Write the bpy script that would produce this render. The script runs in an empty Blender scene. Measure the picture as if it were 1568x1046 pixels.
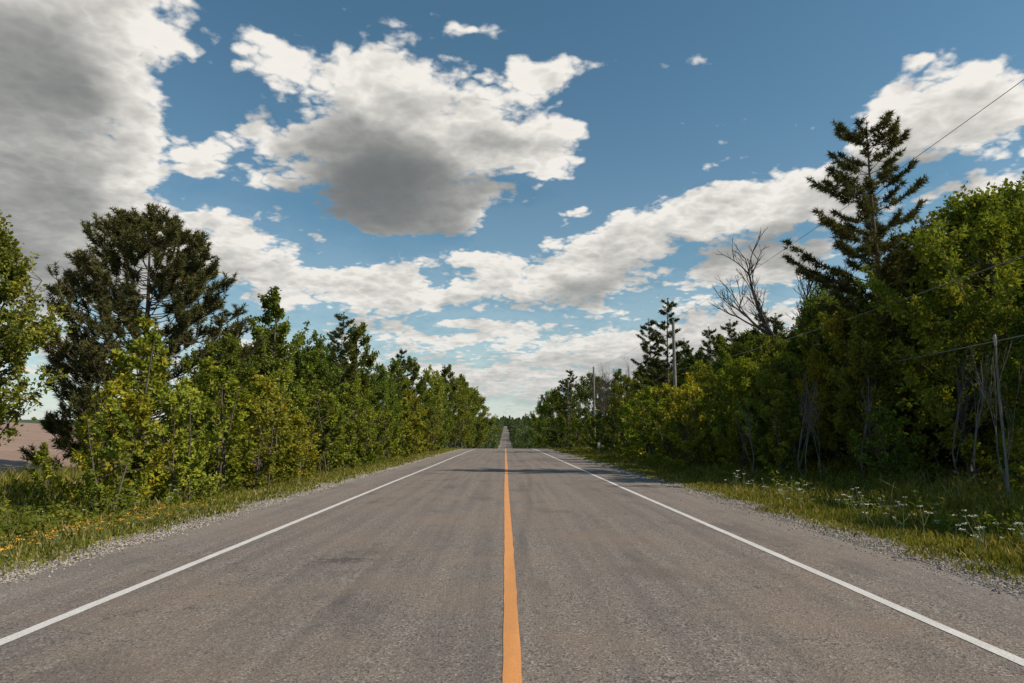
import bpy, math, random
import numpy as np
from mathutils import Vector

rng = np.random.default_rng(11)
random.seed(5)
sc = bpy.context.scene
sc.view_settings.view_transform = 'Standard'
sc.view_settings.look = 'None'
sc.view_settings.exposure = 0

# ------------------------------------------------------------------ helpers
def unit(v):
    return v / (np.linalg.norm(v, axis=-1, keepdims=True) + 1e-9)

def make_mesh(name, parts, mats):
    """parts: list of (V(n,3), F(m,k), material index, smooth)"""
    me = bpy.data.meshes.new(name)
    Vs, loops, starts, totals, mi, sm = [], [], [], [], [], []
    off = 0; ls = 0
    for V, F, m, s in parts:
        V = np.asarray(V, dtype=np.float32).reshape(-1, 3)
        F = np.asarray(F, dtype=np.int32)
        if len(F) == 0: continue
        k = F.shape[1]
        Vs.append(V); loops.append((F + off).ravel())
        starts.append(ls + np.arange(len(F)) * k)
        totals.append(np.full(len(F), k)); mi.append(np.full(len(F), m)); sm.append(np.full(len(F), s))
        off += len(V); ls += F.size
    V = np.concatenate(Vs); L = np.concatenate(loops)
    S = np.concatenate(starts); T = np.concatenate(totals)
    me.vertices.add(len(V)); me.vertices.foreach_set('co', V.ravel())
    me.loops.add(len(L)); me.loops.foreach_set('vertex_index', L.astype(np.int32))
    me.polygons.add(len(S))
    me.polygons.foreach_set('loop_start', S.astype(np.int32))
    me.polygons.foreach_set('loop_total', T.astype(np.int32))
    me.polygons.foreach_set('material_index', np.concatenate(mi).astype(np.int32))
    me.polygons.foreach_set('use_smooth', np.concatenate(sm).astype(bool))
    for m in mats: me.materials.append(m)
    me.update(calc_edges=True)
    return me

def add_obj(name, me, loc=(0, 0, 0), rotz=0.0, scale=(1, 1, 1), color=(1, 1, 1, 1)):
    o = bpy.data.objects.new(name, me)
    o.location = loc; o.rotation_euler = (0, 0, rotz); o.scale = scale; o.color = color
    sc.collection.objects.link(o)
    return o

def tube(P, R, sides=5):
    P = np.asarray(P, float); R = np.asarray(R, float)
    n = len(P)
    T = np.gradient(P, axis=0); T = unit(T)
    ref = np.array([0.31, 0.17, 0.2]) if abs(T[0][2]) > 0.8 else np.array([0, 0, 1.0])
    A = unit(np.cross(T, ref)); B = np.cross(T, A)
    a = np.linspace(0, 2 * np.pi, sides, endpoint=False)
    V = P[:, None, :] + R[:, None, None] * (np.cos(a)[None, :, None] * A[:, None, :] + np.sin(a)[None, :, None] * B[:, None, :])
    i = np.arange(n - 1)[:, None] * sides; j = np.arange(sides)[None, :]; j2 = (j + 1) % sides
    F = np.stack([i + j, i + j2, i + sides + j2, i + sides + j], -1).reshape(-1, 4)
    return V.reshape(-1, 3), F

class Acc:
    def __init__(s): s.V = []; s.F = []; s.n = 0
    def add(s, V, F):
        s.V.append(V); s.F.append(F + s.n); s.n += len(V)
    def part(s, m, sm):
        return (np.concatenate(s.V), np.concatenate(s.F), m, sm)

def leaf_quads(C, D, L, W, rg):
    """diamond leaves at C growing along D"""
    n = len(C)
    D = unit(D)
    r = unit(rg.normal(size=(n, 3)) + np.array([0, 0, 0.4]))
    S = unit(np.cross(D, r)); N = np.cross(S, D)
    L = L[:, None]; W = W[:, None]
    v0 = C; v1 = C + D * L * 0.45 + S * W * 0.5 + N * W * 0.18
    v2 = C + D * L; v3 = C + D * L * 0.45 - S * W * 0.5 + N * W * 0.18
    V = np.stack([v0, v1, v2, v3], 1).reshape(-1, 3)
    F = np.arange(4 * n).reshape(-1, 4)
    return V, F

def needles(C, D, k, L, W, rg, spread=0.8):
    n = len(C)
    C = np.repeat(C, k, 0); D = np.repeat(D, k, 0)
    d = unit(D * (1 - spread * 0.4) + spread * unit(rg.normal(size=(n * k, 3))))
    s = unit(np.cross(d, rg.normal(size=(n * k, 3))))
    l = L * rg.uniform(0.7, 1.2, (n * k, 1)); w = W * rg.uniform(0.7, 1.2, (n * k, 1))
    V = np.stack([C - s * w * .5, C + s * w * .5, C + d * l], 1).reshape(-1, 3)
    return V, np.arange(3 * n * k).reshape(-1, 3)

# ------------------------------------------------------------------ node helpers
def new_mat(name):
    m = bpy.data.materials.new(name); m.use_nodes = True
    nt = m.node_tree; nt.nodes.clear()
    return m, nt

class NB:
    def __init__(s, nt): s.nt = nt
    def n(s, t, **kw):
        nd = s.nt.nodes.new(t)
        for k, v in kw.items(): setattr(nd, k, v)
        return nd
    def l(s, a, b): s.nt.links.new(a, b)
    def put(s, sock, v):
        if isinstance(v, bpy.types.NodeSocket): s.l(v, sock)
        else: sock.default_value = v
    def math(s, op, a, b=None, c=None, clamp=False):
        nd = s.n('ShaderNodeMath', operation=op); nd.use_clamp = clamp
        s.put(nd.inputs[0], a)
        if b is not None: s.put(nd.inputs[1], b)
        if c is not None: s.put(nd.inputs[2], c)
        return nd.outputs[0]
    def mix(s, f, a, b, mode='MIX'):
        nd = s.n('ShaderNodeMix', data_type='RGBA', blend_type=mode)
        s.put(nd.inputs[0], f)
        for i, v in ((6, a), (7, b)):
            if isinstance(v, tuple) and len(v) == 3: v = (*v, 1)
            s.put(nd.inputs[i], v)
        return nd.outputs[2]
    def mapr(s, v, a, b, c=0., d=1., smooth=False):
        nd = s.n('ShaderNodeMapRange'); nd.interpolation_type = 'SMOOTHSTEP' if smooth else 'LINEAR'
        nd.clamp = True
        s.put(nd.inputs[0], v)
        for i, x in enumerate((a, b, c, d)): nd.inputs[i + 1].default_value = x
        return nd.outputs[0]
    def noise(s, vec, scale, detail=4, rough=0.55, col=False):
        nd = s.n('ShaderNodeTexNoise'); s.l(vec, nd.inputs['Vector'])
        nd.inputs['Scale'].default_value = scale; nd.inputs['Detail'].default_value = detail
        nd.inputs['Roughness'].default_value = rough
        return nd.outputs['Color'] if col else nd.outputs['Fac']
    def vscale(s, vec, sx, sy, sz):
        nd = s.n('ShaderNodeVectorMath', operation='MULTIPLY'); s.l(vec, nd.inputs[0]); nd.inputs[1].default_value = (sx, sy, sz)
        return nd.outputs[0]

def leaf_material(name, dark, light, odd, transl=0.3, odd_amt=0.05):
    m, nt = new_mat(name); b = NB(nt)
    geo = b.n('ShaderNodeNewGeometry'); oi = b.n('ShaderNodeObjectInfo')
    rnd = geo.outputs['Random Per Island']
    clump = b.noise(geo.outputs['Position'], 0.8, 1)
    f = b.math('ADD', b.math('MULTIPLY', rnd, 0.5), b.math('MULTIPLY', b.mapr(clump, .35, .65), 0.5))
    c = b.mix(f, dark, light)
    c = b.mix(b.math('GREATER_THAN', rnd, 1 - odd_amt), c, odd)
    c = b.mix(1.0, c, oi.outputs['Color'], 'MULTIPLY')
    p = b.n('ShaderNodeBsdfDiffuse'); b.l(c, p.inputs['Color'])
    t = b.n('ShaderNodeBsdfTranslucent'); b.l(b.mix(1., c, (1.25, 1.15, .5), 'MULTIPLY'), t.inputs[0])
    mx = b.n('ShaderNodeMixShader'); mx.inputs[0].default_value = transl
    b.l(p.outputs[0], mx.inputs[1]); b.l(t.outputs[0], mx.inputs[2])
    o = b.n('ShaderNodeOutputMaterial'); b.l(mx.outputs[0], o.inputs[0])
    return m

def bark_material(name, c1, c2):
    m, nt = new_mat(name); b = NB(nt)
    tc = b.n('ShaderNodeTexCoord')
    v = b.vscale(tc.outputs['Object'], 1, 1, .25)
    n = b.noise(v, 14, 4, .65)
    c = b.mix(b.mapr(n, .35, .65), c1, c2)
    p = b.n('ShaderNodeBsdfDiffuse'); b.l(c, p.inputs['Color'])
    o = b.n('ShaderNodeOutputMaterial'); b.l(p.outputs[0], o.inputs[0])
    return m

M_leaf = leaf_material('broadleaf_foliage', (.075, .108, .022), (.28, .31, .045), (.38, .31, .055), odd_amt=.04)
M_needle = leaf_material('pine_needles', (.055, .062, .026), (.155, .15, .054), (.20, .13, .05), transl=.15)
M_needle2 = leaf_material('spruce_needles', (.036, .048, .02), (.09, .105, .034), (.12, .08, .035), transl=.12)
M_grass = leaf_material('grass_blades', (.085, .105, .020), (.29, .28, .05), (.42, .34, .16), transl=.35, odd_amt=.16)
M_bark = bark_material('bark', (.07, .056, .045), (.16, .13, .108))
M_barkg = bark_material('grey_bark', (.12, .105, .095), (.24, .215, .195))
M_barkd = bark_material('dead_wood', (.05, .043, .038), (.10, .088, .078))

# ------------------------------------------------------------------ terrain shape
_py = np.array([-200, 80, 95, 125, 165, 220, 300, 380, 480, 700, 1000, 1400, 1550, 2000, 6000], float)
_pz = np.array([0, 0, -.15, -1.1, -3.2, -5.6, -7.2, -6.8, -5.0, 1.5, 10.0, 20.0, 23.0, 42.0, 42.0])
_gy = np.arange(-200, 6000, 5.0)
_gz = np.interp(_gy, _py, _pz)
_k = np.exp(-np.linspace(-2, 2, 9) ** 2); _k /= _k.sum()
_gz = np.convolve(np.pad(_gz, 4, mode='edge'), _k, 'valid')
def prof(y): return np.interp(y, _gy, _gz)
def ground(x, y):
    x = np.asarray(x, float); y = np.asarray(y, float)
    z = prof(y)
    l = np.interp(-x, [5.9, 7.0, 9.0, 12, 17, 60, 400], [0, -.12, -.42, -.25, -.1, 3.2, 9.0])
    r = np.interp(x, [5.5, 6.6, 8.5, 12, 20, 200, 400], [0, -.08, -.32, -.15, 0, .5, 3.0])
    e = np.where(x < 0, l, r)
    bump = .05 * np.sin(x * 1.3 + y * .4) * np.sin(y * .7 - x * .5) * np.clip((np.abs(x) - 6) / 3, 0, 1)
    return z + e + bump

ys = np.concatenate([np.arange(-60, 120, 1.5), np.arange(120, 500, 8), np.arange(500, 1600, 30), np.arange(1600, 5800, 300)])
xs_side = np.concatenate([np.arange(6.2, 24, .6), np.arange(24, 60, 4), np.arange(60, 400, 30), np.arange(400, 4000, 400)])
xs = np.concatenate([-xs_side[::-1], [-5.9, -5.4, 0, 5.1, 5.5], xs_side])
X, Y = np.meshgrid(xs, ys)
Z = ground(X, Y) - np.where((X > -5.6) & (X < 5.3), .05, 0.0)
nx, ny = len(xs), len(ys)
i = (np.arange(ny - 1)[:, None] * nx + np.arange(nx - 1)[None, :])
F = np.stack([i, i + 1, i + nx + 1, i + nx], -1).reshape(-1, 4)

# ground material
m, nt = new_mat('ground_soil_grass'); b = NB(nt)
geo = b.n('ShaderNodeNewGeometry'); pos = geo.outputs['Position']
sx = b.n('ShaderNodeSeparateXYZ'); b.l(pos, sx.inputs[0])
n1 = b.noise(pos, .35, 4); n2 = b.noise(pos, 6, 4, .7); n3 = b.noise(pos, 40, 3, .7)
g = b.mix(b.mapr(n2, .35, .65), (.05, .06, .018), (.13, .135, .04))
g = b.mix(b.mapr(n1, .5, .7), g, (.16, .135, .055))
shaded_litter = b.mix(b.mapr(n2, .35, .65), (.035, .03, .02), (.08, .065, .04))  # dark brown wood floor, with the ground shade put into its colour
g = b.mix(b.mapr(sx.outputs[0], 11, 14), g, shaded_litter)
soil = b.mix(b.mapr(n1, .3, .7), (.26, .165, .12), (.38, .25, .185))
soil = b.mix(b.mapr(n2, .4, .7), soil, (.20, .14, .10))
fl = b.math('MULTIPLY', b.mapr(sx.outputs[0], -16.5, -17.5), b.mapr(sx.outputs[1], 180, 160))
c = b.mix(fl, g, soil)
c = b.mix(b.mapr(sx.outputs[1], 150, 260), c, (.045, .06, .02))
grav = b.mix(b.mapr(n3, .35, .65), (.19, .165, .14), (.38, .34, .295))
edge = b.math('ADD', sx.outputs[0], b.math('MULTIPLY', b.math('SUBTRACT', n2, .5), .9))
ge = b.math('MULTIPLY', b.mapr(edge, -6.1, -5.6), b.mapr(edge, 5.8, 5.35))
c = b.mix(ge, c, grav)
p = b.n('ShaderNodeBsdfPrincipled'); b.l(c, p.inputs['Base Color']); p.inputs['Roughness'].default_value = .95
bp = b.n('ShaderNodeBump'); bp.inputs['Strength'].default_value = .7; bp.inputs['Distance'].default_value = .03
b.l(b.math('ADD', n3, n2), bp.inputs['Height']); b.l(bp.outputs[0], p.inputs['Normal'])
o = b.n('ShaderNodeOutputMaterial'); b.l(p.outputs[0], o.inputs[0])
M_ground = m
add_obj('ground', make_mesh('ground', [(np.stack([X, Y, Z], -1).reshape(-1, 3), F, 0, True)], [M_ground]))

# ------------------------------------------------------------------ road
m, nt = new_mat('asphalt'); b = NB(nt)
geo = b.n('ShaderNodeNewGeometry'); pos = geo.outputs['Position']
sx = b.n('ShaderNodeSeparateXYZ'); b.l(pos, sx.inputs[0])
fine = b.noise(pos, 150, 2, .8); mid = b.noise(pos, 28, 4, .7); big = b.noise(pos, .55, 4, .6)
streak = b.noise(b.vscale(pos, 2.6, .05, 1), 1.6, 4, .6)
vo = b.n('ShaderNodeTexVoronoi'); b.l(pos, vo.inputs['Vector']); vo.inputs['Scale'].default_value = 60
c = b.mix(b.mapr(fine, .3, .7), (.115, .096, .082), (.29, .248, .212))
c = b.mix(b.math('MULTIPLY', b.mapr(mid, .35, .7), .35), c, (.26, .212, .175))
spk = b.n('ShaderNodeSeparateColor'); b.l(vo.outputs['Color'], spk.inputs[0])
c = b.mix(b.math('MULTIPLY', b.math('GREATER_THAN', spk.outputs[0], .86), .55), c, (.44, .39, .34))
c = b.mix(b.math('MULTIPLY', b.math('LESS_THAN', spk.outputs[0], .18), .7), c, (.045, .04, .037))
c = b.mix(b.math('MULTIPLY', b.mapr(streak, .42, .62), .5), c, (.12, .106, .097))
c = b.mix(b.math('MULTIPLY', b.mapr(big, .45, .65), .5), c, (.25, .185, .138))
patch = b.noise(b.vscale(pos, 1, .45, 1), .9, 4, .55)
c = b.mix(b.math('MULTIPLY', b.mapr(patch, .55, .66, smooth=True), .36), c, (.08, .07, .064))
sp = b.noise(pos, 1.1, 6, .75)
c = b.mix(b.math('MULTIPLY', b.mapr(sp, .655, .70), .65), c, (.045, .04, .037))
v2 = b.n('ShaderNodeTexVoronoi', feature='DISTANCE_TO_EDGE')
wv = b.n('ShaderNodeVectorMath', operation='ADD'); b.l(b.vscale(b.noise(pos, 2.5, 4, .6, True), .9, .9, 0), wv.inputs[0]); b.l(b.vscale(pos, .5, .22, 1), wv.inputs[1])
b.l(wv.outputs[0], v2.inputs['Vector']); v2.inputs['Scale'].default_value = .7
crk = b.math('MULTIPLY', b.math('LESS_THAN', v2.outputs['Distance'], .005), b.mapr(b.noise(pos, .45, 2), .48, .56))
c = b.mix(b.math('MULTIPLY', crk, .6), c, (.05, .045, .04))
dust = b.math('MAXIMUM', b.mapr(sx.outputs[0], -3.9, -4.9), b.mapr(sx.outputs[0], 3.7, 4.8))
c = b.mix(b.math('MULTIPLY', dust, .3), c, (.29, .255, .225))
p = b.n('ShaderNodeBsdfPrincipled'); b.l(c, p.inputs['Base Color']); p.inputs['Roughness'].default_value = .9
p.inputs['Specular IOR Level'].default_value = .25
bp = b.n('ShaderNodeBump'); bp.inputs['Strength'].default_value = .7; bp.inputs['Distance'].default_value = .008
b.l(b.math('ADD', fine, vo.outputs['Distance']), bp.inputs['Height']); b.l(bp.outputs[0], p.inputs['Normal'])
o = b.n('ShaderNodeOutputMaterial'); b.l(p.outputs[0], o.inputs[0])
M_asph = m

def paint_mat(name, col, worn):
    m, nt = new_mat(name); b = NB(nt)
    geo = b.n('ShaderNodeNewGeometry'); pos = geo.outputs['Position']
    a = b.noise(pos, 60, 4, .75); d = b.noise(pos, 2.2, 3)
    f = b.mapr(b.math('ADD', a, b.math('MULTIPLY', d, .35)), .50, .78)
    c = b.mix(b.math('MULTIPLY', f, .7), col, worn)
    p = b.n('ShaderNodeBsdfPrincipled'); b.l(c, p.inputs['Base Color']); p.inputs['Roughness'].default_value = .7
    bp = b.n('ShaderNodeBump'); bp.inputs['Strength'].default_value = .5; bp.inputs['Distance'].default_value = .005
    b.l(a, bp.inputs['Height']); b.l(bp.outputs[0], p.inputs['Normal'])
    o = b.n('ShaderNodeOutputMaterial'); b.l(p.outputs[0], o.inputs[0])
    return m
M_white = paint_mat('white_road_paint', (.72, .70, .66), (.42, .39, .36))
M_yel = paint_mat('yellow_road_paint', (.78, .31, .075), (.50, .24, .09))

yr = np.concatenate([np.arange(-60, 60, .25), np.arange(60, 120, 1.5), np.arange(120, 500, 8), np.arange(500, 1540, 30)])
def strip(x0, x1, dz, jag=0.0, jagr=0.0, wob=0.0):
    n = len(yr)
    near = (yr < 60)
    j0 = rng.normal(size=n) * jag * near; j1 = rng.normal(size=n) * jagr * near
    w = wob * np.sin(yr * .23) * near
    A = np.stack([x0 + j0 + w, yr, prof(yr) + dz], -1); B = np.stack([x1 + j1 + w, yr, prof(yr) + dz], -1)
    V = np.stack([A, B], 1).reshape(-1, 3)
    i = np.arange(n - 1) * 2
    return V, np.stack([i, i + 1, i + 3, i + 2], -1)
V, F = strip(-5.05, 4.85, 0.0, .035, .045)
add_obj('road', make_mesh('road', [(V, F, 0, True)], [M_asph]))
for nm, x0, x1, mt in (('white_edge_line', -3.69, -3.58, M_white), ('white_edge_line', 3.33, 3.44, M_white), ('yellow_centre_line', -.02, .10, M_yel)):
    V, F = strip(x0, x1, .004, .0025, .0025, .008)
    add_obj(nm, make_mesh(nm, [(V, F, 0, True)], [mt]))

# gravel stones along the road edges
m, nt = new_mat('gravel_stone'); b = NB(nt)
geo = b.n('ShaderNodeNewGeometry')
c = b.mix(geo.outputs['Random Per Island'], (.15, .128, .105), (.44, .39, .335))
p = b.n('ShaderNodeBsdfDiffuse'); b.l(c, p.inputs['Color'])
o = b.n('ShaderNodeOutputMaterial'); b.l(p.outputs[0], o.inputs[0]); M_stone = m
def gravel():
    n = 34000
    y = 2.5 * (60 / 2.5) ** rng.uniform(0, 1, n)
    left = rng.uniform(size=n) < .5
    x = np.where(left, -5.34 + rng.normal(size=n) * .19, 5.12 + rng.normal(size=n) * .22)
    s = rng.uniform(.005, .016, n) * (1 + y * .03)
    z = np.where((x > -5.05) & (x < 4.85), prof(y), np.where((x > -5.6) & (x < 5.3), prof(y) - .03, ground(x, y)))
    o6 = np.array([[1, 0, 0], [-1, 0, 0], [0, 1, 0], [0, -1, 0], [0, 0, 1], [0, 0, -1]], float)
    V = o6[None] * (s[:, None, None]) * rng.uniform(.6, 1.3, (n, 6, 1)) + rng.normal(size=(n, 6, 3)) * s[:, None, None] * .15
    V[:, :, 2] *= .7
    V += np.stack([x, y, z + s * .3], -1)[:, None, :]
    f = np.array([[0, 2, 4], [2, 1, 4], [1, 3, 4], [3, 0, 4], [2, 0, 5], [1, 2, 5], [3, 1, 5], [0, 3, 5]])
    F = (np.arange(n)[:, None, None] * 6 + f[None]).reshape(-1, 3)
    return V.reshape(-1, 3), F
V, F = gravel()
add_obj('gravel_shoulder', make_mesh('gravel_shoulder', [(V, F, 0, False)], [M_stone]))

# ------------------------------------------------------------------ grass
def grass(side, n, y0, y1, name, col):
    y = y0 * (y1 / y0) ** rng.uniform(0, 1, n)
    w = rng.uniform(0, 1, n) ** 1.25
    d = w * (10.0 if side < 0 else 11.0)          # distance from verge edge
    e0 = 5.62 if side < 0 else 5.38
    x = side * (e0 + d + rng.normal(size=n) * .14 + .14 * np.sin(y * 1.7) * np.sin(y * .53))
    cl = .5 + .5 * np.sin(x * 3.1 + np.sin(y * 2.3) * 2) * np.sin(y * 2.7 + np.sin(x * 1.9) * 2)
    h = np.interp(d, [0, .6, 1.6, 3, 8], [.05, .11, .2, .42, .55]) * rng.uniform(.5, 1.35, n) * (.6 + .7 * cl)
    keep = rng.uniform(size=n) < (.45 + .6 * cl)
    x, y, h, d = x[keep], y[keep], h[keep], d[keep]; n = len(x)
    z = ground(x, y) - .01
    wd = .006 + .0007 * y
    a = rng.uniform(0, 2 * np.pi, n)
    S = np.stack([np.cos(a), np.sin(a), 0 * a], -1)
    lean = rng.normal(size=(n, 2)) * .33
    T = np.stack([lean[:, 0], lean[:, 1], np.ones(n)], -1)
    P = np.stack([x, y, z], -1)
    wd = wd[:, None]; hh = h[:, None]
    mid = P + np.stack([lean[:, 0] * .3, lean[:, 1] * .3, np.full(n, .55)], -1) * hh
    tip = P + T * hh * np.array([1, 1, .95])
    V = np.stack([P - S * wd, P + S * wd, mid + S * wd * .7, tip, mid - S * wd * .7], 1).reshape(-1, 3)
    F = np.arange(5 * n).reshape(-1, 5)
    add_obj(name, make_mesh(name, [(V, F, 0, False)], [M_grass]), color=col)
grass(-1, 150000, 5, 90, 'grass_verge', (1, 1, 1, 1))
grass(1, 150000, 5, 90, 'grass_verge', (1.0, .98, .95, 1))

def weeds():
    n = 1700
    side = np.where(rng.uniform(size=n) < .5, -1, 1)
    y = 7 * (60 / 7) ** rng.uniform(0, 1, n)
    d = rng.uniform(1.2, 6.5, n)
    x = side * (5.6 + d)
    z = ground(x, y)
    k = 26
    hh = rng.uniform(.2, .7, n)
    C = np.repeat(np.stack([x, y, z], -1), k, 0)
    t = rng.uniform(.1, 1, (n * k, 1)); H = np.repeat(hh, k)[:, None]
    C = C + np.concatenate([rng.normal(size=(n * k, 2)) * .10, t * H], 1)
    D = rng.normal(size=(n * k, 3)); D[:, 2] = np.abs(D[:, 2]) * .5
    V, F = leaf_quads(C, D, rng.uniform(.06, .13, n * k), rng.uniform(.03, .06, n * k), rng)
    add_obj('roadside_weeds', make_mesh('roadside_weeds', [(V, F, 0, False)], [M_leaf]), color=(.75, .77, .75, 1))
weeds()

def simple_mat(name, col, rough=.7, metal=0):
    m, nt = new_mat(name); b = NB(nt)
    tc = b.n('ShaderNodeTexCoord')
    n = b.noise(tc.outputs['Object'], 25, 3)
    c = b.mix(b.mapr(n, .3, .7), tuple(v * .8 for v in col), col)
    p = b.n('ShaderNodeBsdfPrincipled'); b.l(c, p.inputs['Base Color']); p.inputs['Roughness'].default_value = rough
    p.inputs['Metallic'].default_value = metal
    o = b.n('ShaderNodeOutputMaterial'); b.l(p.outputs[0], o.inputs[0]); return m
M_fw = simple_mat('white_petals', (.70, .69, .58)); M_fy = simple_mat('yellow_petals', (.85, .42, .03)); M_stem = simple_mat('flower_stem', (.09, .12, .03))

def flowers(name, n, side, xr, yr_, hr, rad, mat, k):
    st = Acc(); pt = Acc()
    for q in range(n):
        y = yr_[0] * (yr_[1] / yr_[0]) ** rng.uniform(); x = side * rng.uniform(*xr)
        z = float(ground(x, y)); h = rng.uniform(*hr)
        top = np.array([x + rng.normal() * .08, y + rng.normal() * .08, z + h])
        V, F = tube([[x, y, z], [(x + top[0]) / 2 + .01, (y + top[1]) / 2, z + h * .55], top], [.006, .005, .004], 3); st.add(V, F)
        heads = [top]
        if h > .4:
            for _ in range(2):
                t2 = top + np.array([rng.normal() * .12, rng.normal() * .12, -rng.uniform(.05, .2)])
                V, F = tube([[x, y, z + h * .4], t2], [.004, .003], 3); st.add(V, F); heads.append(t2)
        for hd in heads:
            r = rad * rng.uniform(.4, 1.2)
            aa = rng.uniform(0, 6.28, k); rr = r * np.sqrt(rng.uniform(0, 1, k))
            C = hd + np.stack([rr * np.cos(aa), rr * np.sin(aa), .25 * rr + rng.normal(size=k) * .004], -1)
            D = rng.normal(size=(k, 3)); D[:, 2] *= .3
            V, F = leaf_quads(C, D, np.full(k, r * .5), np.full(k, r * .4), rng); pt.add(V, F)
    add_obj(name, make_mesh(name, [st.part(0, False), pt.part(1, False)], [M_stem, mat]))
flowers('white_wildflowers', 60, 1, (5.8, 7.6), (7.5, 19), (.22, .6), .042, M_fw, 20)
flowers('white_wildflowers', 12, -1, (6.6, 8.5), (12, 24), (.3, .7), .03, M_fw, 18)
flowers('yellow_wildflowers', 420, -1, (5.75, 7.4), (6.5, 14), (.10, .24), .034, M_fy, 10)

# ------------------------------------------------------------------ trees
def broadleaf(name, seed, H, R, cb, nl, nt_, lpt, leaf, stems=1, upright=.5, mleaf=M_leaf, mbark=M_bark, lob=1.0):
    rg = np.random.default_rng(seed)
    wood = Acc(); LC = []; LD = []
    ph = rg.uniform(0, 6.28, 4)
    def env(t, a):
        r = (np.sin(np.pi * np.clip(t, 0, 1) ** .75 * .93 + .12) ** .8)
        return R * r * (1 + lob * (.24 * np.sin(2 * a + ph[0]) + .2 * np.sin(3 * a + ph[1] + t * 6) + .16 * np.sin(5 * a + ph[2] + t * 11)))
    bases = []
    for s in range(stems):
        bx = rg.normal(size=2) * (.0 if stems == 1 else .18)
        tx = rg.normal(size=2) * (R * .12 if stems == 1 else R * .35)
        hs = H * (.93 if s == 0 else rg.uniform(.65, .9))
        tt = np.linspace(0, 1, 9)
        P = np.stack([bx[0] + (tx[0]) * tt ** 1.3, bx[1] + tx[1] * tt ** 1.3, hs * tt], -1)
        P[1:, :2] += rg.normal(size=(8, 2)) * .02 * H * .35
        rad = (H * .014 / math.sqrt(stems)) * (1 - tt * .9) + .006
        V, F = tube(P, rad, 7); wood.add(V, F)
        bases.append((P, rad))
    for q in range(nl):
        P, rad = bases[q % stems]
        t = (q + rg.uniform(0, 1)) / nl; t = t ** .85
        a = q * 2.399 + rg.normal() * .3
        r = env(t, a) * rg.uniform(.5, 1.12)
        hz = H * (cb + (1 - cb) * t)
        tip = np.array([r * math.cos(a) * .97, r * math.sin(a) * .97, hz + rg.normal() * .03 * H])
        hh = max(.08 * H, hz - r * rg.uniform(.5, 1.1) * (.6 + upright)); hh = min(hh, H * .9)
        bs = np.array([np.interp(hh, P[:, 2], P[:, i_]) for i_ in range(3)])
        n = 7; s_ = np.linspace(0, 1, n)[:, None]
        L = bs + (tip - bs) * s_
        L[:, 2] -= (np.sin(np.pi * s_[:, 0]) * r * .10) * (1 if upright > .3 else -1)
        L[1:-1] += rg.normal(size=(n - 2, 3)) * .03 * r
        r0 = min(np.interp(hh, P[:, 2], rad) * .6, .05)
        V, F = tube(L, np.linspace(r0, .007, n), 4); wood.add(V, F)
        ld = unit(tip - bs)
        for k in range(nt_):
            u = rg.uniform(.28, 1.0) ** .7
            c0 = np.array([np.interp(u, s_[:, 0], L[:, i_]) for i_ in range(3)])
            td = unit(ld * .7 + rg.normal(size=3) * .5 + np.array([0, 0, upright]))
            tl = (0.28 + .22 * rg.uniform()) * R * .68 * (1.1 - .4 * u) * rg.choice([.6, 1, 1.4], p=[.4, .4, .2])
            c1 = c0 + td * tl
            if k % 2 == 0:
                V, F = tube([c0, (c0 + c1) / 2 + rg.normal(size=3) * .02, c1], [.009, .006, .003], 3); wood.add(V, F)
            m_ = int(lpt * rg.uniform(.4, 1.4))
            w = rg.uniform(.15, 1.05, (m_, 1))
            sg = .065 * (R / 2) ** .5
            LC.append(c0 + (c1 - c0) * w + rg.normal(size=(m_, 3)) * sg * (1.25 - .5 * w))
            LD.append(td * .5 + rg.normal(size=(m_, 3)) * .75 + np.array([0, 0, -.15]))
    C = np.concatenate(LC); D = np.concatenate(LD); n = len(C)
    l = leaf * rg.uniform(.6, 1.25, n)
    V, F = leaf_quads(C, D, l, l * rg.uniform(.5, .75, n), rg)
    return make_mesh(name, [wood.part(0, True), (V, F, 1, False)], [mbark, mleaf])

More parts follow.
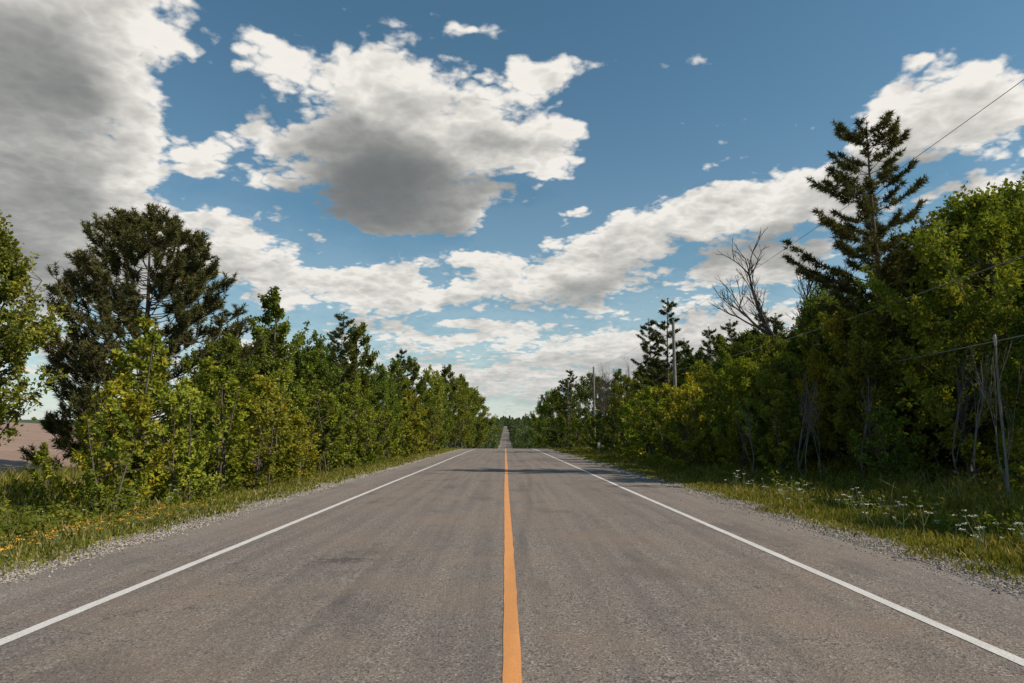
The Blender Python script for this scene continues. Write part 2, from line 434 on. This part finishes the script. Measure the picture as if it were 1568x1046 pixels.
def round_pine(name, seed, H, R):
    rg = np.random.default_rng(seed); wood = Acc(); C = []; D = []
    tt = np.linspace(0, 1, 12)
    P = np.stack([.15 * np.sin(tt * 4), .12 * np.sin(tt * 3 + 1), H * .93 * tt], -1)
    V, F = tube(P, .17 * (1 - tt * .88), 9); wood.add(V, F)
    nl = 220
    for q in range(nl):
        t = ((q + rg.uniform()) / nl) ** .85
        a = q * 2.399 + rg.normal() * .3
        hz = H * (.10 + .89 * t)
        e = R * np.interp(t, [0, .1, .35, .6, .78, .9, 1], [.8, 1.0, 1.02, .95, .84, .62, .22]) * (1 + .12 * math.sin(3 * a + t * 8)) * rg.uniform(.68, 1.08)
        tip = np.array([e * math.cos(a), e * math.sin(a), hz + rg.normal() * .18 - .02 * H])
        hh = min(max(.6, hz - e * rg.uniform(.3, .8)), H * .88)
        bs = np.array([np.interp(hh, P[:, 2], P[:, i_]) for i_ in range(3)])
        s_ = np.linspace(0, 1, 8)[:, None]
        L = bs + (tip - bs) * s_; L[:, 2] -= np.sin(np.pi * s_[:, 0]) * e * .13
        V, F = tube(L, np.linspace(.045 * (1 - t * .6), .012, 8), 4); wood.add(V, F)
        ld = unit(tip - bs)
        for k in range(15):
            u = rg.uniform(.3, 1.0) ** .5
            c0 = np.array([np.interp(u, s_[:, 0], L[:, i_]) for i_ in range(3)])
            td = unit(ld * .55 + rg.normal(size=3) * .4 + np.array([0, 0, .9]))
            tl = rg.uniform(.22, .6)
            c1 = c0 + td * tl
            if k % 2 == 0:
                V, F = tube([c0, c1], [.012, .006], 3); wood.add(V, F)
            for w in np.linspace(.3, 1, 5):
                C.append(c0 + (c1 - c0) * w); D.append(td + np.array([0, 0, .2]))
    V, F = needles(np.array(C), np.array(D), 12, .19, .036, rg, .85)
    return make_mesh(name, [wood.part(0, True), (V, F, 1, False)], [M_bark, M_needle])

def layered_conifer(name, seed, H, R, gap, per, droop, cb=.1, dens=1.0, ragged=.35, mat=M_needle2, pw=.75, up=.35, nl=.16, nw=.03, nk=9):
    rg = np.random.default_rng(seed); wood = Acc(); C = []; D = []
    tt = np.linspace(0, 1, 14)
    P = np.stack([.1 * np.sin(tt * 5 + seed), .1 * np.sin(tt * 4), H * tt], -1)
    V, F = tube(P, H * .013 * (1 - tt * .93), 8); wood.add(V, F)
    h = cb * H
    while h < H * .985:
        t = (h - cb * H) / (H * (1 - cb))
        Lb = R * ((1 - t) ** pw) * min(1, .65 + t * 2.0) + .25
        side = rg.uniform(0, 6.28)
        nb = per if t < .9 else 5
        for k in range(nb):
            a = side + k * 2 * math.pi / nb + rg.normal() * .3
            ln = Lb * rg.uniform(1 - ragged * 1.4, 1 + ragged * .5)
            if rg.uniform() < .1: continue
            dr = np.array([math.cos(a), math.sin(a), 0])
            s_ = np.linspace(0, 1, 7)
            hh = h + rg.uniform(-.5, .5) * gap
            L = np.array([np.interp(hh, P[:, 2], P[:, 0]), np.interp(hh, P[:, 2], P[:, 1]), hh]) + dr * (ln * s_)[:, None]
            L[:, 2] += ln * ((-droop + .5 * t) * s_ + up * s_ ** 2.2)
            L[1:] += rg.normal(size=(6, 3)) * .02 * ln
            V, F = tube(L, np.linspace(.03 * (1 - t * .7) + .004, .006, 7), 4); wood.add(V, F)
            perp = np.array([-dr[1], dr[0], 0])
            nt_ = max(5, int(ln * 9 * dens))
            for j in range(nt_):
                u = rg.uniform(.2, 1.0) ** .75
                c0 = np.array([np.interp(u, s_, L[:, i_]) for i_ in range(3)])
                sd = 1 if j % 2 else -1
                td = unit(dr * .75 + perp * sd * rg.uniform(.2, .95) + np.array([0, 0, rg.normal() * .2 + .22 + .35 * t]))
                tl = rg.uniform(.16, .34) * (.55 + ln * (1.15 - u) * .7)
                c1 = c0 + td * tl
                m_ = max(3, int(tl * 11))
                for w in np.linspace(.12, 1, m_):
                    C.append(c0 + (c1 - c0) * w + rg.normal(size=3) * .02); D.append(td + np.array([0, 0, .15]))
        h += gap * rg.uniform(.75, 1.25)
    for w in np.linspace(.86, 1.0, 12):
        C.append(np.array([P[-1][0], P[-1][1], H * w])); D.append(np.array([0, 0, 1.]))
    V, F = needles(np.array(C), np.array(D), nk, nl, nw, rg, .85)
    return make_mesh(name, [wood.part(0, True), (V, F, 1, False)], [M_bark, mat])

def bare_tree(name, seed, H, spread=.5, depth=6, mat=M_barkg, r0=.013, first=.36, mult=4, keep=.6):
    rg = np.random.default_rng(seed); wood = Acc()
    def grow(p, d, L, r, k):
        n = 5; pts = [p]; dd = d
        for _ in range(n - 1):
            dd = unit(dd + rg.normal(size=3) * .09 + np.array([0, 0, .05])); pts.append(pts[-1] + dd * L / (n - 1))
        V, F = tube(pts, np.linspace(r, r * .7, n), 6 if k < 2 else 4 if k < 4 else 3); wood.add(V, F)
        if k >= depth: return
        nb = 3 if k > 0 else mult
        for j in range(nb):
            at = n - 1 if j < 2 else rg.integers(1, n - 1)
            nd = unit(dd + rg.normal(size=3) * spread * (1 if j else .4))
            nd[2] = abs(nd[2]) * .9 + .1
            grow(pts[at], unit(nd), L * rg.uniform(.55, .82), r * keep * (.85 if at < n - 1 else 1), k + 1)
    grow(np.zeros(3), np.array([.02, 0, 1.]), H * first, H * r0, 0)
    V, F, m_, s_ = wood.part(0, True)
    V = V * (H / V[:, 2].max())
    V[:, :2] -= V[V[:, 2] > H * .6][:, :2].mean(0) * np.clip(V[:, 2:3] / H, 0, 1)
    return make_mesh(name, [(V, F, 0, True)], [mat])

BL = [
    (broadleaf('broadleaf_a', 1, 8, 2.5, .14, 44, 14, 27, .16), 8.),
    (broadleaf('broadleaf_b', 2, 8, 2.0, .10, 42, 14, 27, .155, stems=2, upright=.8), 8.),
    (broadleaf('broadleaf_c', 3, 8, 2.8, .22, 46, 14, 27, .165, stems=2), 8.),
    (broadleaf('broadleaf_d', 4, 8, 2.3, .30, 40, 15, 27, .16, upright=.4), 8.),
    (broadleaf('broadleaf_e', 5, 8, 1.8, .08, 40, 14, 26, .155, upright=.9), 8.),
]
SH = [
    (broadleaf('sapling_a', 11, 3.6, 1.15, .08, 26, 10, 17, .14, stems=3, upright=.9), 3.6),
    (broadleaf('sapling_b', 12, 3.6, 1.35, .06, 28, 10, 17, .14, stems=3, upright=.7), 3.6),
    (broadleaf('sapling_c', 13, 3.6, .9, .10, 22, 9, 17, .135, stems=2, upright=1.1), 3.6),
]
BIG = [(broadleaf('big_broadleaf_a', 21, 9.5, 3.5, .22, 62, 16, 32, .165, upright=.35), 9.5),
       (broadleaf('big_broadleaf_b', 22, 9.5, 3.2, .3, 58, 16, 32, .165, stems=2, upright=.45), 9.5)]
PINE = (round_pine('round_pine', 31, 10.4, 3.3), 10.4)
TALL = (layered_conifer('tall_pine', 41, 13.8, 3.1, .55, 6, .05, cb=.10, dens=1.6, ragged=.5, up=.4, pw=.58, nl=.21, nw=.04, nk=10, mat=M_needle), 13.8)
SPR = [(layered_conifer('spruce_a', 42, 12, 2.3, .5, 6, .25, cb=.06, dens=1.3, ragged=.4, up=.25, nl=.2, nw=.055, nk=7), 12.),
       (layered_conifer('spruce_b', 43, 12, 1.9, .55, 6, .1, cb=.1, dens=1.4, ragged=.5, pw=.6, nl=.2, nw=.055, nk=7), 12.)]
DEAD = (bare_tree('dead_tree', 52, 12.4, .42, 6, M_barkd, r0=.021, keep=.64), 12.4)
DEAD2 = (bare_tree('bare_tree', 57, 9, .38, 6, M_barkd), 9.)
DEAD3 = (bare_tree('bare_sapling', 61, 4.5, .12, 3, r0=.008, first=.5, mult=3), 4.5)

def place(kind, name, x, y, H, col=(1, 1, 1), rot=None, wide=1.0):
    me, h0 = kind
    s = H / h0
    z = float(ground(x, y)) - .05
    add_obj(name, me, (x, y, z), random.uniform(0, 6.28) if rot is None else rot, (s * wide, s * wide, s), (*col, 1))
def J(c, j=.18):
    k = 1 + random.uniform(-j, j); return (c[0] * k * (1 + random.uniform(-.12, .14)), c[1] * k, c[2] * k)
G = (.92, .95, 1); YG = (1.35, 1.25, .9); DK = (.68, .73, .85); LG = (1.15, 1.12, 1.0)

# left side
place(BIG[1], 'broadleaf_tree', -12.6, 15.6, 6.5, (1.1, 1.0, 1), .4)
place(PINE, 'pine_tree', -14.1, 26.5, 10.6, (1, 1, 1), 1.0, 1.06)
for x, y, H, c in [(-7.9, 13.9, 2.3, LG), (-9.1, 17, 4.5, LG), (-8.5, 15.3, 3.0, YG), (-7.8, 16.6, 2.8, LG), (-7.9, 18.8, 3.6, YG),
                   (-7.3, 20.6, 2.6, LG), (-11.0, 16.5, 1.5, YG), (-10.4, 18.6, 2.6, G), (-8.0, 22.6, 3.4, LG), (-9.3, 20.8, 3.6, G), (-8.7, 24.4, 4.0, LG),
                   (-7.5, 25, 2.4, YG), (-7.6, 28.5, 3.4, G), (-7.5, 30.8, 2.5, YG), (-7.7, 33, 3.6, LG), (-7.5, 35.4, 2.6, YG), (-7.6, 38, 3.4, G),
                   (-7.5, 43, 3.0, LG), (-7.4, 50, 4.2, YG), (-7.4, 58, 3.4, LG), (-7.4, 68, 4.4, G)]:
    place(random.choice(SH), 'sapling', x, y, H, J(c), wide=1.15)
for x, y, H, c, k in [(-10.0, 24.2, 5.3, DK, 0), (-10.2, 29.4, 7.9, G, 4), (-8.6, 26.5, 4.4, LG, 1), (-8.9, 31.5, 5.6, G, 3), (-9.9, 35, 7.0, DK, 1), (-9.0, 41, 8.4, DK, 4),
                   (-8.1, 36.5, 4.6, LG, 0), (-8.1, 45, 5.2, LG, 1), (-8.9, 48, 6.6, DK, 2), (-8.8, 54, 7.6, G, 4), (-8.5, 58.5, 5.6, YG, 0), (-8.6, 63, 8.8, DK, 4), (-8.5, 70, 7.0, G, 0),
                   (-8.6, 78, 9.4, LG, 1), (-8.5, 88, 9.0, G, 0), (-8.8, 101, 12.2, DK, 4), (-8.8, 116, 12.0, LG, 2), (-8.6, 136, 15.0, G, 4), (-8.6, 160, 16, G, 0),
                   (-8.9, 190, 18.5, G, 2), (-11.5, 33, 6.6, DK, 2), (-13, 38, 6.8, DK, 0), (-11.5, 43, 7.2, G, 2), (-14, 46, 7.0, G, 2), (-11.5, 50, 6.8, G, 0), (-13, 56, 7.2, DK, 3), (-14, 66, 7.8, G, 0), (-13, 80, 8.6, DK, 2), (-12.4, 31, 6.0, G, 3)]:
    place(BL[k], 'broadleaf_tree', x, y, H, J(c))
place(SPR[1], 'spruce_tree', -9.3, 38.5, 8.9, (1.3, 1.3, 1))
place(SPR[0], 'spruce_tree', -12.0, 28.6, 7.2, (1.2, 1.2, 1))
place(SPR[1], 'spruce_tree', -9.2, 60, 9.6, (1.2, 1.2, 1))

# right side
place(TALL, 'tall_pine_tree', 14.2, 25.2, 13.8, (1.05, 1.05, 1), 2.2, 1.06)
place(DEAD, 'dead_tree', 16.3, 37, 13.2, G, .6)
for k, x, y, H, c in [(0, 14.6, 20.4, 8.7, LG), (1, 17.4, 21.5, 9.3, G), (1, 16.4, 24.0, 8.9, YG), (0, 20.5, 26, 11, G), (1, 14.8, 30.5, 7.8, G), (0, 19, 31, 9.4, DK),
                      (0, 12.6, 24.5, 5.9, (1.4, 1.02, .7)), (1, 21, 36, 10, DK)]:
    place(BIG[k], 'broadleaf_tree', x, y, H, J(c, .06))
# the wood goes on beside the viewpoint
for x, y, H in [(17.6, 4.0, 9), (18.3, 8.2, 9.6), (17.8, 12.0, 8.6), (18.6, 15.6, 8.6), (22, 10, 10), (17.8, -1, 9)]:
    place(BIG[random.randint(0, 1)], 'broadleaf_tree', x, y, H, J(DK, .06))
for x, y, H, c in [(17.6, 35.5, 8.6, DK), (12.0, 22.4, 5.4, G), (13.2, 19.6, 6.0, LG), (13.6, 17.6, 4.6, G), (11.0, 26.8, 4.8, LG), (12.0, 30, 5.8, G), (10.4, 29.5, 4.9, YG),
                   (13.5, 34, 6.2, G), (13.5, 39, 6.6, DK), (12.6, 44, 6.2, LG), (15, 47, 8.2, DK), (16, 41, 7.4, G), (12, 36, 5.8, LG),
                   (15.5, 55, 8.4, DK), (14.5, 62, 7.4, G), (14.0, 70, 8.4, DK), (14.0, 77, 8.2, LG), (13.8, 84, 9.4, DK), (13.8, 98, 10.0, G), (14, 112, 12, DK),
                   (13, 140, 14, G), (11.5, 155, 15, DK), (11.5, 175, 16, G), (12, 205, 17, G), (12, 240, 17, G)]:
    place(random.choice(BL), 'broadleaf_tree', x, y, H, J(c))
for x, y, H, c in [(8.7, 32, 3.9, YG), (9.5, 34.5, 4.6, YG), (9.0, 38, 4.4, YG), (9.2, 43, 4.6, YG), (10.2, 25.5, 3.2, LG), (9.2, 48, 4.2, LG), (9.5, 55, 4.2, G), (9.8, 63, 4.2, G), (10, 72, 4.2, G), (10, 82, 4.4, G),
                   (11.3, 20.3, 2.4, G), (9.7, 28.3, 2.8, LG), (12.5, 16.6, 1.7, LG), (9.6, 92, 4.2, G), (10, 104, 5, G), (9.6, 118, 6, DK)]:
    place(random.choice(SH), 'sapling', x, y, H, J(c), wide=1.15)
# understorey inside the right-hand wood
for q in range(34):
    y = 18 + q * .95; x = random.uniform(14.5, 20) * (1 + max(0, 24 - y) * .004)
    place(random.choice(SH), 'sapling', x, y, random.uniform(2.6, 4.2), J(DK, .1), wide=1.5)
for k, x, y, H in [(0, 14.2, 59, 13.6), (1, 13.6, 63.5, 12.6), (1, 16.8, 50, 10.2), (0, 18.4, 48, 10.4), (1, 16.4, 54, 10.2), (1, 12.2, 128, 15.5), (0, 12.0, 142, 15.5), (1, 18.5, 27, 9.8), (0, 17.6, 43.5, 9.4), (1, 17.5, 66, 11)]:
    place(SPR[k], 'spruce_tree', x, y, H, (1.1, 1.1, 1))
place(DEAD2, 'bare_tree', 13.0, 88, 11.2); place(DEAD2, 'bare_tree', 14.2, 82, 11.4); place(DEAD2, 'bare_tree', 13.6, 94, 12.2)
for x, y, H in [(9.9, 22.9, 3.6), (10.15, 23.1, 3.9), (10.3, 22.7, 3.5), (11.5, 15.8, 3.9), (12.6, 19.0, 4.4), (10.9, 20.8, 3.6), (8.9, 25.2, 3.3), (12.1, 17.6, 4.1)]:
    place(DEAD3, 'bare_sapling', x, y, H)
for q in range(38):
    y = random.uniform(20, 130); x = random.uniform(20, 30)
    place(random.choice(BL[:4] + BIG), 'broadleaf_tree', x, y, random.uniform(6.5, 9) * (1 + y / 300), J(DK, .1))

# distant wooded country
def distant(name, spec, seed, col):
    rg = np.random.default_rng(seed)
    C = []; S = []
    for n, x0, x1, xg, y0, y1, h0, h1 in spec:
        for q in range(n):
            y = y0 * (y1 / y0) ** rg.uniform(); x = (x0 + (x1 + xg * y - x0) * rg.uniform() ** 1.5) * rg.choice([-1, 1])
            H = rg.uniform(h0, h1); R = H * rg.uniform(.22, .36)
            if rg.uniform() < .2: R *= .5; H *= 1.25
            if x0 > 0: x += math.copysign(R * .9, x)
            z = float(ground(x, y))
            k = 330
            t = rg.uniform(0, 1, k); a = rg.uniform(0, 6.28, k)
            r = R * np.sin(np.pi * t ** .8 * .92 + .15) ** .6 * (1 + .25 * np.sin(3 * a + q) + .2 * np.sin(7 * t + q)) * rg.uniform(.4, 1.08, k)
            C.append(np.stack([x + r * np.cos(a), y + r * np.sin(a), z + H * (.03 + .97 * t)], -1)); S.append(np.full(k, .028 * H + y * .0008))
    C = np.concatenate(C); S = np.concatenate(S)
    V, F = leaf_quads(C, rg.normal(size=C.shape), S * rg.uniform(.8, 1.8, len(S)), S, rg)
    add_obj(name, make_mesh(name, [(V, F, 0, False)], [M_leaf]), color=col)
distant('distant_woodland', [(260, 3.6, 12, 0, 240, 1500, 7, 12), (300, 12, 60, .14, 230, 1500, 9, 15), (300, 0, 60, .16, 1560, 2000, 9, 15)], 5, (.58, .66, 1.7, 1))  # bluish tint paints aerial haze into the foliage colour

# ------------------------------------------------------------------ poles & wires
M_pole = bark_material('weathered_pole_wood', (.16, .145, .13), (.30, .275, .25))
M_wire = simple_mat('wire_metal', (.16, .16, .16), .5); M_ins = simple_mat('porcelain', (.35, .33, .3), .3)
def pole(x, y, H):
    e = bpy.data.objects.new('utility_pole', None); e.location = (x, y, float(ground(x, y))); sc.collection.objects.link(e)
    V, F = tube([[0, 0, -.3], [0, 0, H * .5], [0.02, 0, H]], [.17, .145, .11], 12)
    o1 = add_obj('shaft', make_mesh('shaft', [(V, F, 0, True), (V[24:], np.arange(12)[None], 0, False)], [M_pole])); o1.parent = e
    ac = Acc()
    V, F = tube([[.0, .0, H - 1.35], [-.28, 0, H - 1.2]], [.03, .03], 5); ac.add(V, F)
    V, F = tube([[.0, .0, H * .62], [-.2, 0, H * .63]], [.025, .025], 5); ac.add(V, F)
    o2 = add_obj('bracket', make_mesh('bracket', [ac.part(0, False)], [M_pole])); o2.parent = e
    ac = Acc()
    for s, b0 in ((0., H), (-.28, H - 1.2)):
        V, F = tube([[s, 0, b0], [s, 0, b0 + .06], [s, 0, b0 + .1], [s, 0, b0 + .18]], [.03, .055, .03, .035], 8); ac.add(V, F)
    o3 = add_obj('insulators', make_mesh('insulators', [ac.part(0, True)], [M_ins])); o3.parent = e
poles = [(11.2, -8, 10.2), (13.2, 53, 10.6), (11.4, 88, 10.6), (10.3, 112, 11.0)]
for p_ in poles: pole(*p_)
ac = Acc()
for a_, b_ in zip(poles[:-1], poles[1:]):
    za = float(ground(a_[0], a_[1])); zb = float(ground(b_[0], b_[1]))
    for dx, dz, rr in ((0, .17, .010), (-.15, -3.9, .014), (-.15, -5.7, .014)):
        s_ = np.linspace(0, 1, 33)
        P = np.stack([a_[0] + dx + (b_[0] - a_[0]) * s_, a_[1] + (b_[1] - a_[1]) * s_, (za + a_[2] + dz) * (1 - s_) + (zb + b_[2] + dz) * s_ - 4 * .75 * s_ * (1 - s_)], -1)
        V, F = tube(P, np.full(33, rr), 4); ac.add(V, F)
add_obj('overhead_wires', make_mesh('overhead_wires', [ac.part(0, True)], [M_wire]))

# slim pole standing in for a sleeved guy wire at the edge of the wood
M_mk = simple_mat('marker_white', (.7, .7, .68), .5); M_gal = simple_mat('galvanised_steel', (.35, .35, .35), .5, .6)
M_slim = bark_material('pale_pole_wood', (.15, .135, .12), (.27, .245, .225))
e = bpy.data.objects.new('guy_pole', None); e.location = (10.9, 15, float(ground(10.9, 15))); sc.collection.objects.link(e)
V, F = tube([[0, 0, -.2], [.02, 0, 1.2], [.01, 0, 2.6], [.04, 0, 3.9]], [.032, .029, .025, .02], 8)
o_ = add_obj('shaft', make_mesh('guy_pole_shaft', [(V, F, 0, True), (V[24:], np.arange(8)[None], 0, False)], [M_slim])); o_.parent = e
V, F = tube([[.036, 0, 3.72], [.04, 0, 3.78], [.04, 0, 3.93], [.04, 0, 3.97]], [.026, .031, .031, .02], 8)
o_ = add_obj('cap', make_mesh('guy_pole_cap', [(V, F, 0, True), (V[24:], np.arange(8)[None], 0, False)], [M_gal])); o_.parent = e

# small roadside marker
e = bpy.data.objects.new('roadside_marker', None); e.location = (7.6, 56, float(ground(7.6, 56))); sc.collection.objects.link(e)
V, F = tube([[0, 0, -.1], [0, 0, 1.15]], [.03, .03], 6)
o_ = add_obj('post', make_mesh('post', [(V, F, 0, True)], [M_gal])); o_.parent = e
bx = np.array([[x_, y_, z_] for x_ in (-.1, .1) for y_ in (-.045, -.033) for z_ in (.75, 1.2)])
bf = np.array([[0, 1, 3, 2], [4, 6, 7, 5], [0, 4, 5, 1], [2, 3, 7, 6], [0, 2, 6, 4], [1, 5, 7, 3]])
o_ = add_obj('panel', make_mesh('panel', [(bx, bf, 0, False)], [M_mk])); o_.parent = e

# ------------------------------------------------------------------ sun & sky
E = math.radians(39); sxy = unit(np.array([1.0, -.32]))
sd = Vector((math.cos(E) * sxy[0], math.cos(E) * sxy[1], math.sin(E)))
sun = bpy.data.lights.new('sun', 'SUN'); sun.energy = 5.0; sun.angle = math.radians(.5); sun.color = (1, .89, .76)
so = bpy.data.objects.new('sun', sun); so.rotation_euler = sd.to_track_quat('Z', 'Y').to_euler(); so.location = (30, 0, 40); sc.collection.objects.link(so)

w = bpy.data.worlds.new('World'); sc.world = w; w.use_nodes = True
try: w.cycles.sampling_method = 'NONE'
except Exception as ex: print(ex)
nt = w.node_tree; nt.nodes.clear()

# cloud masses as directions: (x/y, z/y, half-widths, weight)
CL = [(-.80, .52, .31, .28, 1.2), (-.60, .64, .15, .15, .9), (-.74, .36, .32, .14, .9), (-.57, .43, .12, .12, .9), (-.8, .80, .4, .22, .9),
      (-.455, .43, .06, .04, .85), (-.405, .465, .06, .04, .85), (-.32, .59, .16, .065, .85), (-.19, .59, .09, .07, .75),
      (-.17, .50, .16, .11, 1.0), (-.04, .465, .20, .12, 1.1), (-.25, .43, .19, .12, 1.2), (-.13, .405, .18, .11, .95), (.07, .45, .10, .05, .75),
      (-.07, .345, .11, .055, .85), (-.15, .315, .10, .04, .75), (.06, .56, .11, .032, .9), (-.04, .618, .08, .03, .75), (.091, .327, .05, .025, .85),
      (.50, .375, .17, .065, 1.), (.40, .352, .17, .065, .95), (.29, .327, .15, .06, .95), (.20, .285, .11, .05, .85), (.14, .25, .1, .045, .75),
      (.05, .261, .14, .045, .95), (-.07, .222, .20, .05, .95), (-.22, .212, .17, .045, .85), (.13, .205, .13, .045, .9), (-.36, .235, .18, .045, .85),
      (-.39, .30, .16, .05, .75), (-.53, .28, .24, .07, .85), (-.72, .25, .34, .11, .85),
      (.42, .262, .14, .05, 1.), (.32, .222, .12, .04, .9), (.37, .165, .24, .05, .95), (.20, .145, .12, .035, .9), (.0, .145, .16, .025, .7), (-.15, .155, .16, .025, .7), (-.1, .09, 1.4, .08, .85), (.5, .10, .7, .07, .7),
      (.68, .515, .16, .10, 1.), (.60, .475, .10, .08, .75), (.78, .48, .16, .09, .9), (.75, .37, .16, .045, .95), (1.4, .5, .5, .2, .9), (-1.7, .6, .5, .3, .9)]

def blob_group():
    g = bpy.data.node_groups.new('cloud_masses', 'ShaderNodeTree')
    g.interface.new_socket('P', in_out='INPUT', socket_type='NodeSocketVector')
    g.interface.new_socket('B', in_out='OUTPUT', socket_type='NodeSocketFloat')
    b = NB(g); gi = b.n('NodeGroupInput'); go = b.n('NodeGroupOutput')
    acc = None
    for tx, tz, rx, rz, wt in CL:
        az = math.atan(tx); el = math.atan(tz * math.cos(az))
        sx_ = 1 / (rx * math.cos(az) ** 2 * 1.03); sy_ = 1 / (rz * math.cos(el) * math.cos(az) ** .5)
        mp = b.n('ShaderNodeVectorMath', operation='MULTIPLY_ADD'); b.l(gi.outputs[0], mp.inputs[0])
        mp.inputs[1].default_value = (sx_, sy_, 0); mp.inputs[2].default_value = (-az * sx_, -el * sy_, 0)
        gr = b.n('ShaderNodeTexGradient', gradient_type='SPHERICAL'); b.l(mp.outputs[0], gr.inputs[0])
        acc = b.math('MULTIPLY', gr.outputs['Fac'], wt) if acc is None else b.math('MULTIPLY_ADD', gr.outputs['Fac'], wt, acc)
    b.l(acc, go.inputs[0]); return g
def dir_group():
    """az/el -> perspective-scaled direction used for the noise"""
    g = bpy.data.node_groups.new('cloud_noise_coords', 'ShaderNodeTree')
    g.interface.new_socket('P', in_out='INPUT', socket_type='NodeSocketVector')
    g.interface.new_socket('N', in_out='OUTPUT', socket_type='NodeSocketVector')
    b = NB(g); gi = b.n('NodeGroupInput'); go = b.n('NodeGroupOutput')
    sp = b.n('ShaderNodeSeparateXYZ'); b.l(gi.outputs[0], sp.inputs[0])
    ce = b.math('COSINE', sp.outputs[1]); se = b.math('SINE', sp.outputs[1])
    cx = b.n('ShaderNodeCombineXYZ')
    b.l(b.math('MULTIPLY', b.math('SINE', sp.outputs[0]), ce), cx.inputs[0]); b.l(b.math('MULTIPLY', b.math('COSINE', sp.outputs[0]), ce), cx.inputs[1]); b.l(se, cx.inputs[2])
    k_ = b.math('DIVIDE', 1.0, b.math('ADD', b.math('MAXIMUM', se, 0.0), .25))
    vs = b.n('ShaderNodeVectorMath', operation='SCALE'); b.l(cx.outputs[0], vs.inputs[0]); b.l(k_, vs.inputs['Scale'])
    b.l(vs.outputs[0], go.inputs[0]); return g
GB = blob_group(); GD = dir_group()

b = NB(nt)
tc = b.n('ShaderNodeTexCoord'); s3 = b.n('ShaderNodeSeparateXYZ'); b.l(tc.outputs['Generated'], s3.inputs[0])
az = b.math('ARCTAN2', s3.outputs[0], s3.outputs[1]); el = b.math('ARCSINE', s3.outputs[2])
cp = b.n('ShaderNodeCombineXYZ'); b.l(az, cp.inputs[0]); b.l(el, cp.inputs[1]); P0 = cp.outputs[0]
def use(g, v):
    gn = b.n('ShaderNodeGroup'); gn.node_tree = g; b.l(v, gn.inputs[0]); return gn.outputs[0]
sc_ = b.math('ADD', b.math('MAXIMUM', el, 0.), .12)
def offs(v, off):
    q = b.n('ShaderNodeVectorMath', operation='SCALE'); q.inputs[0].default_value = off; b.l(sc_, q.inputs['Scale'])
    a_ = b.n('ShaderNodeVectorMath', operation='ADD'); b.l(v, a_.inputs[0]); b.l(q.outputs[0], a_.inputs[1]); return a_.outputs[0]
N0 = use(GD, P0); P1 = offs(P0, (.03, .05, 0)); N1 = use(GD, P1)
wn = b.noise(N0, 4.5, 2, .5, True)
wm = b.n('ShaderNodeVectorMath', operation='MULTIPLY_ADD'); b.l(wn, wm.inputs[0]); wm.inputs[1].default_value = (.11, .08, 0); wm.inputs[2].default_value = (-.055, -.04, 0)
pa = b.n('ShaderNodeVectorMath', operation='ADD'); b.l(P0, pa.inputs[0]); b.l(wm.outputs[0], pa.inputs[1])
B0 = use(GB, pa.outputs[0]); B2 = use(GB, offs(pa.outputs[0], (.09, .15, 0)))
def tex(Nv, det):
    f1 = b.noise(Nv, 7.5, det, .6)
    f2 = b.math('ABSOLUTE', b.math('SUBTRACT', b.noise(Nv, 17, 2, .5), .5))
    return b.math('MULTIPLY_ADD', f2, 1.7, b.math('MULTIPLY_ADD', f1, 2.2, -1.1 - .17))
TH = .35
D0 = b.math('ADD', b.math('MINIMUM', B0, 1.1), b.math('SUBTRACT', tex(N0, 7), TH))
D1 = b.math('ADD', b.math('MINIMUM', b.math('MULTIPLY', b.math('ADD', B0, B2), .5), 1.1), b.math('SUBTRACT', tex(N1, 5), TH))
od = b.math('MULTIPLY', b.math('MAXIMUM', D0, 0.), .06)
od = b.math('MULTIPLY_ADD', b.math('MAXIMUM', D1, 0.), .85, od)
thick = b.math('MULTIPLY', b.math('MAXIMUM', b.math('SUBTRACT', B2, .65), 0.), b.mapr(el, .12, .36, .35, 1.5))
od = b.math('ADD', od, thick)
T = b.math('EXPONENT', b.math('MULTIPLY', od, -1.1))
ccol = b.mix(T, (.13, .145, .15), (.92, .885, .825))
alpha = b.mapr(D0, -.06, .34, 0, 1, True)
haze = b.math('EXPONENT', b.math('MULTIPLY', b.math('MAXIMUM', el, 0.), -9.0))
ccol = b.mix(b.math('MULTIPLY', haze, .6), ccol, (.56, .585, .59))
sky = b.n('ShaderNodeTexSky', sky_type='NISHITA'); sky.sun_disc = False
sky.sun_elevation = E; sky.sun_rotation = math.atan2(sxy[0], sxy[1]); sky.air_density = 1.0; sky.dust_density = .6; sky.ozone_density = 2.0
skc = b.mix(1.0, sky.outputs[0], (.68, .98, .94), 'MULTIPLY')
bg1 = b.n('ShaderNodeBackground'); b.l(skc, bg1.inputs[0]); bg1.inputs[1].default_value = .108
bg2 = b.n('ShaderNodeBackground'); b.l(ccol, bg2.inputs[0]); bg2.inputs[1].default_value = 1.0
mx = b.n('ShaderNodeMixShader'); b.l(b.math('MAXIMUM', alpha, b.math('MULTIPLY', haze, .95)), mx.inputs[0]); b.l(bg1.outputs[0], mx.inputs[1]); b.l(bg2.outputs[0], mx.inputs[2])
o = b.n('ShaderNodeOutputWorld'); b.l(mx.outputs[0], o.inputs[0])

# ------------------------------------------------------------------ camera
cam = bpy.data.cameras.new('camera'); cam.lens = 24; cam.sensor_width = 36; cam.clip_start = .1; cam.clip_end = 9000
co = bpy.data.objects.new('camera', cam); co.location = (0, 0, 1.47)
co.rotation_euler = (math.radians(90 + 7.9), 0, math.radians(-.55)); sc.collection.objects.link(co)
sc.camera = co
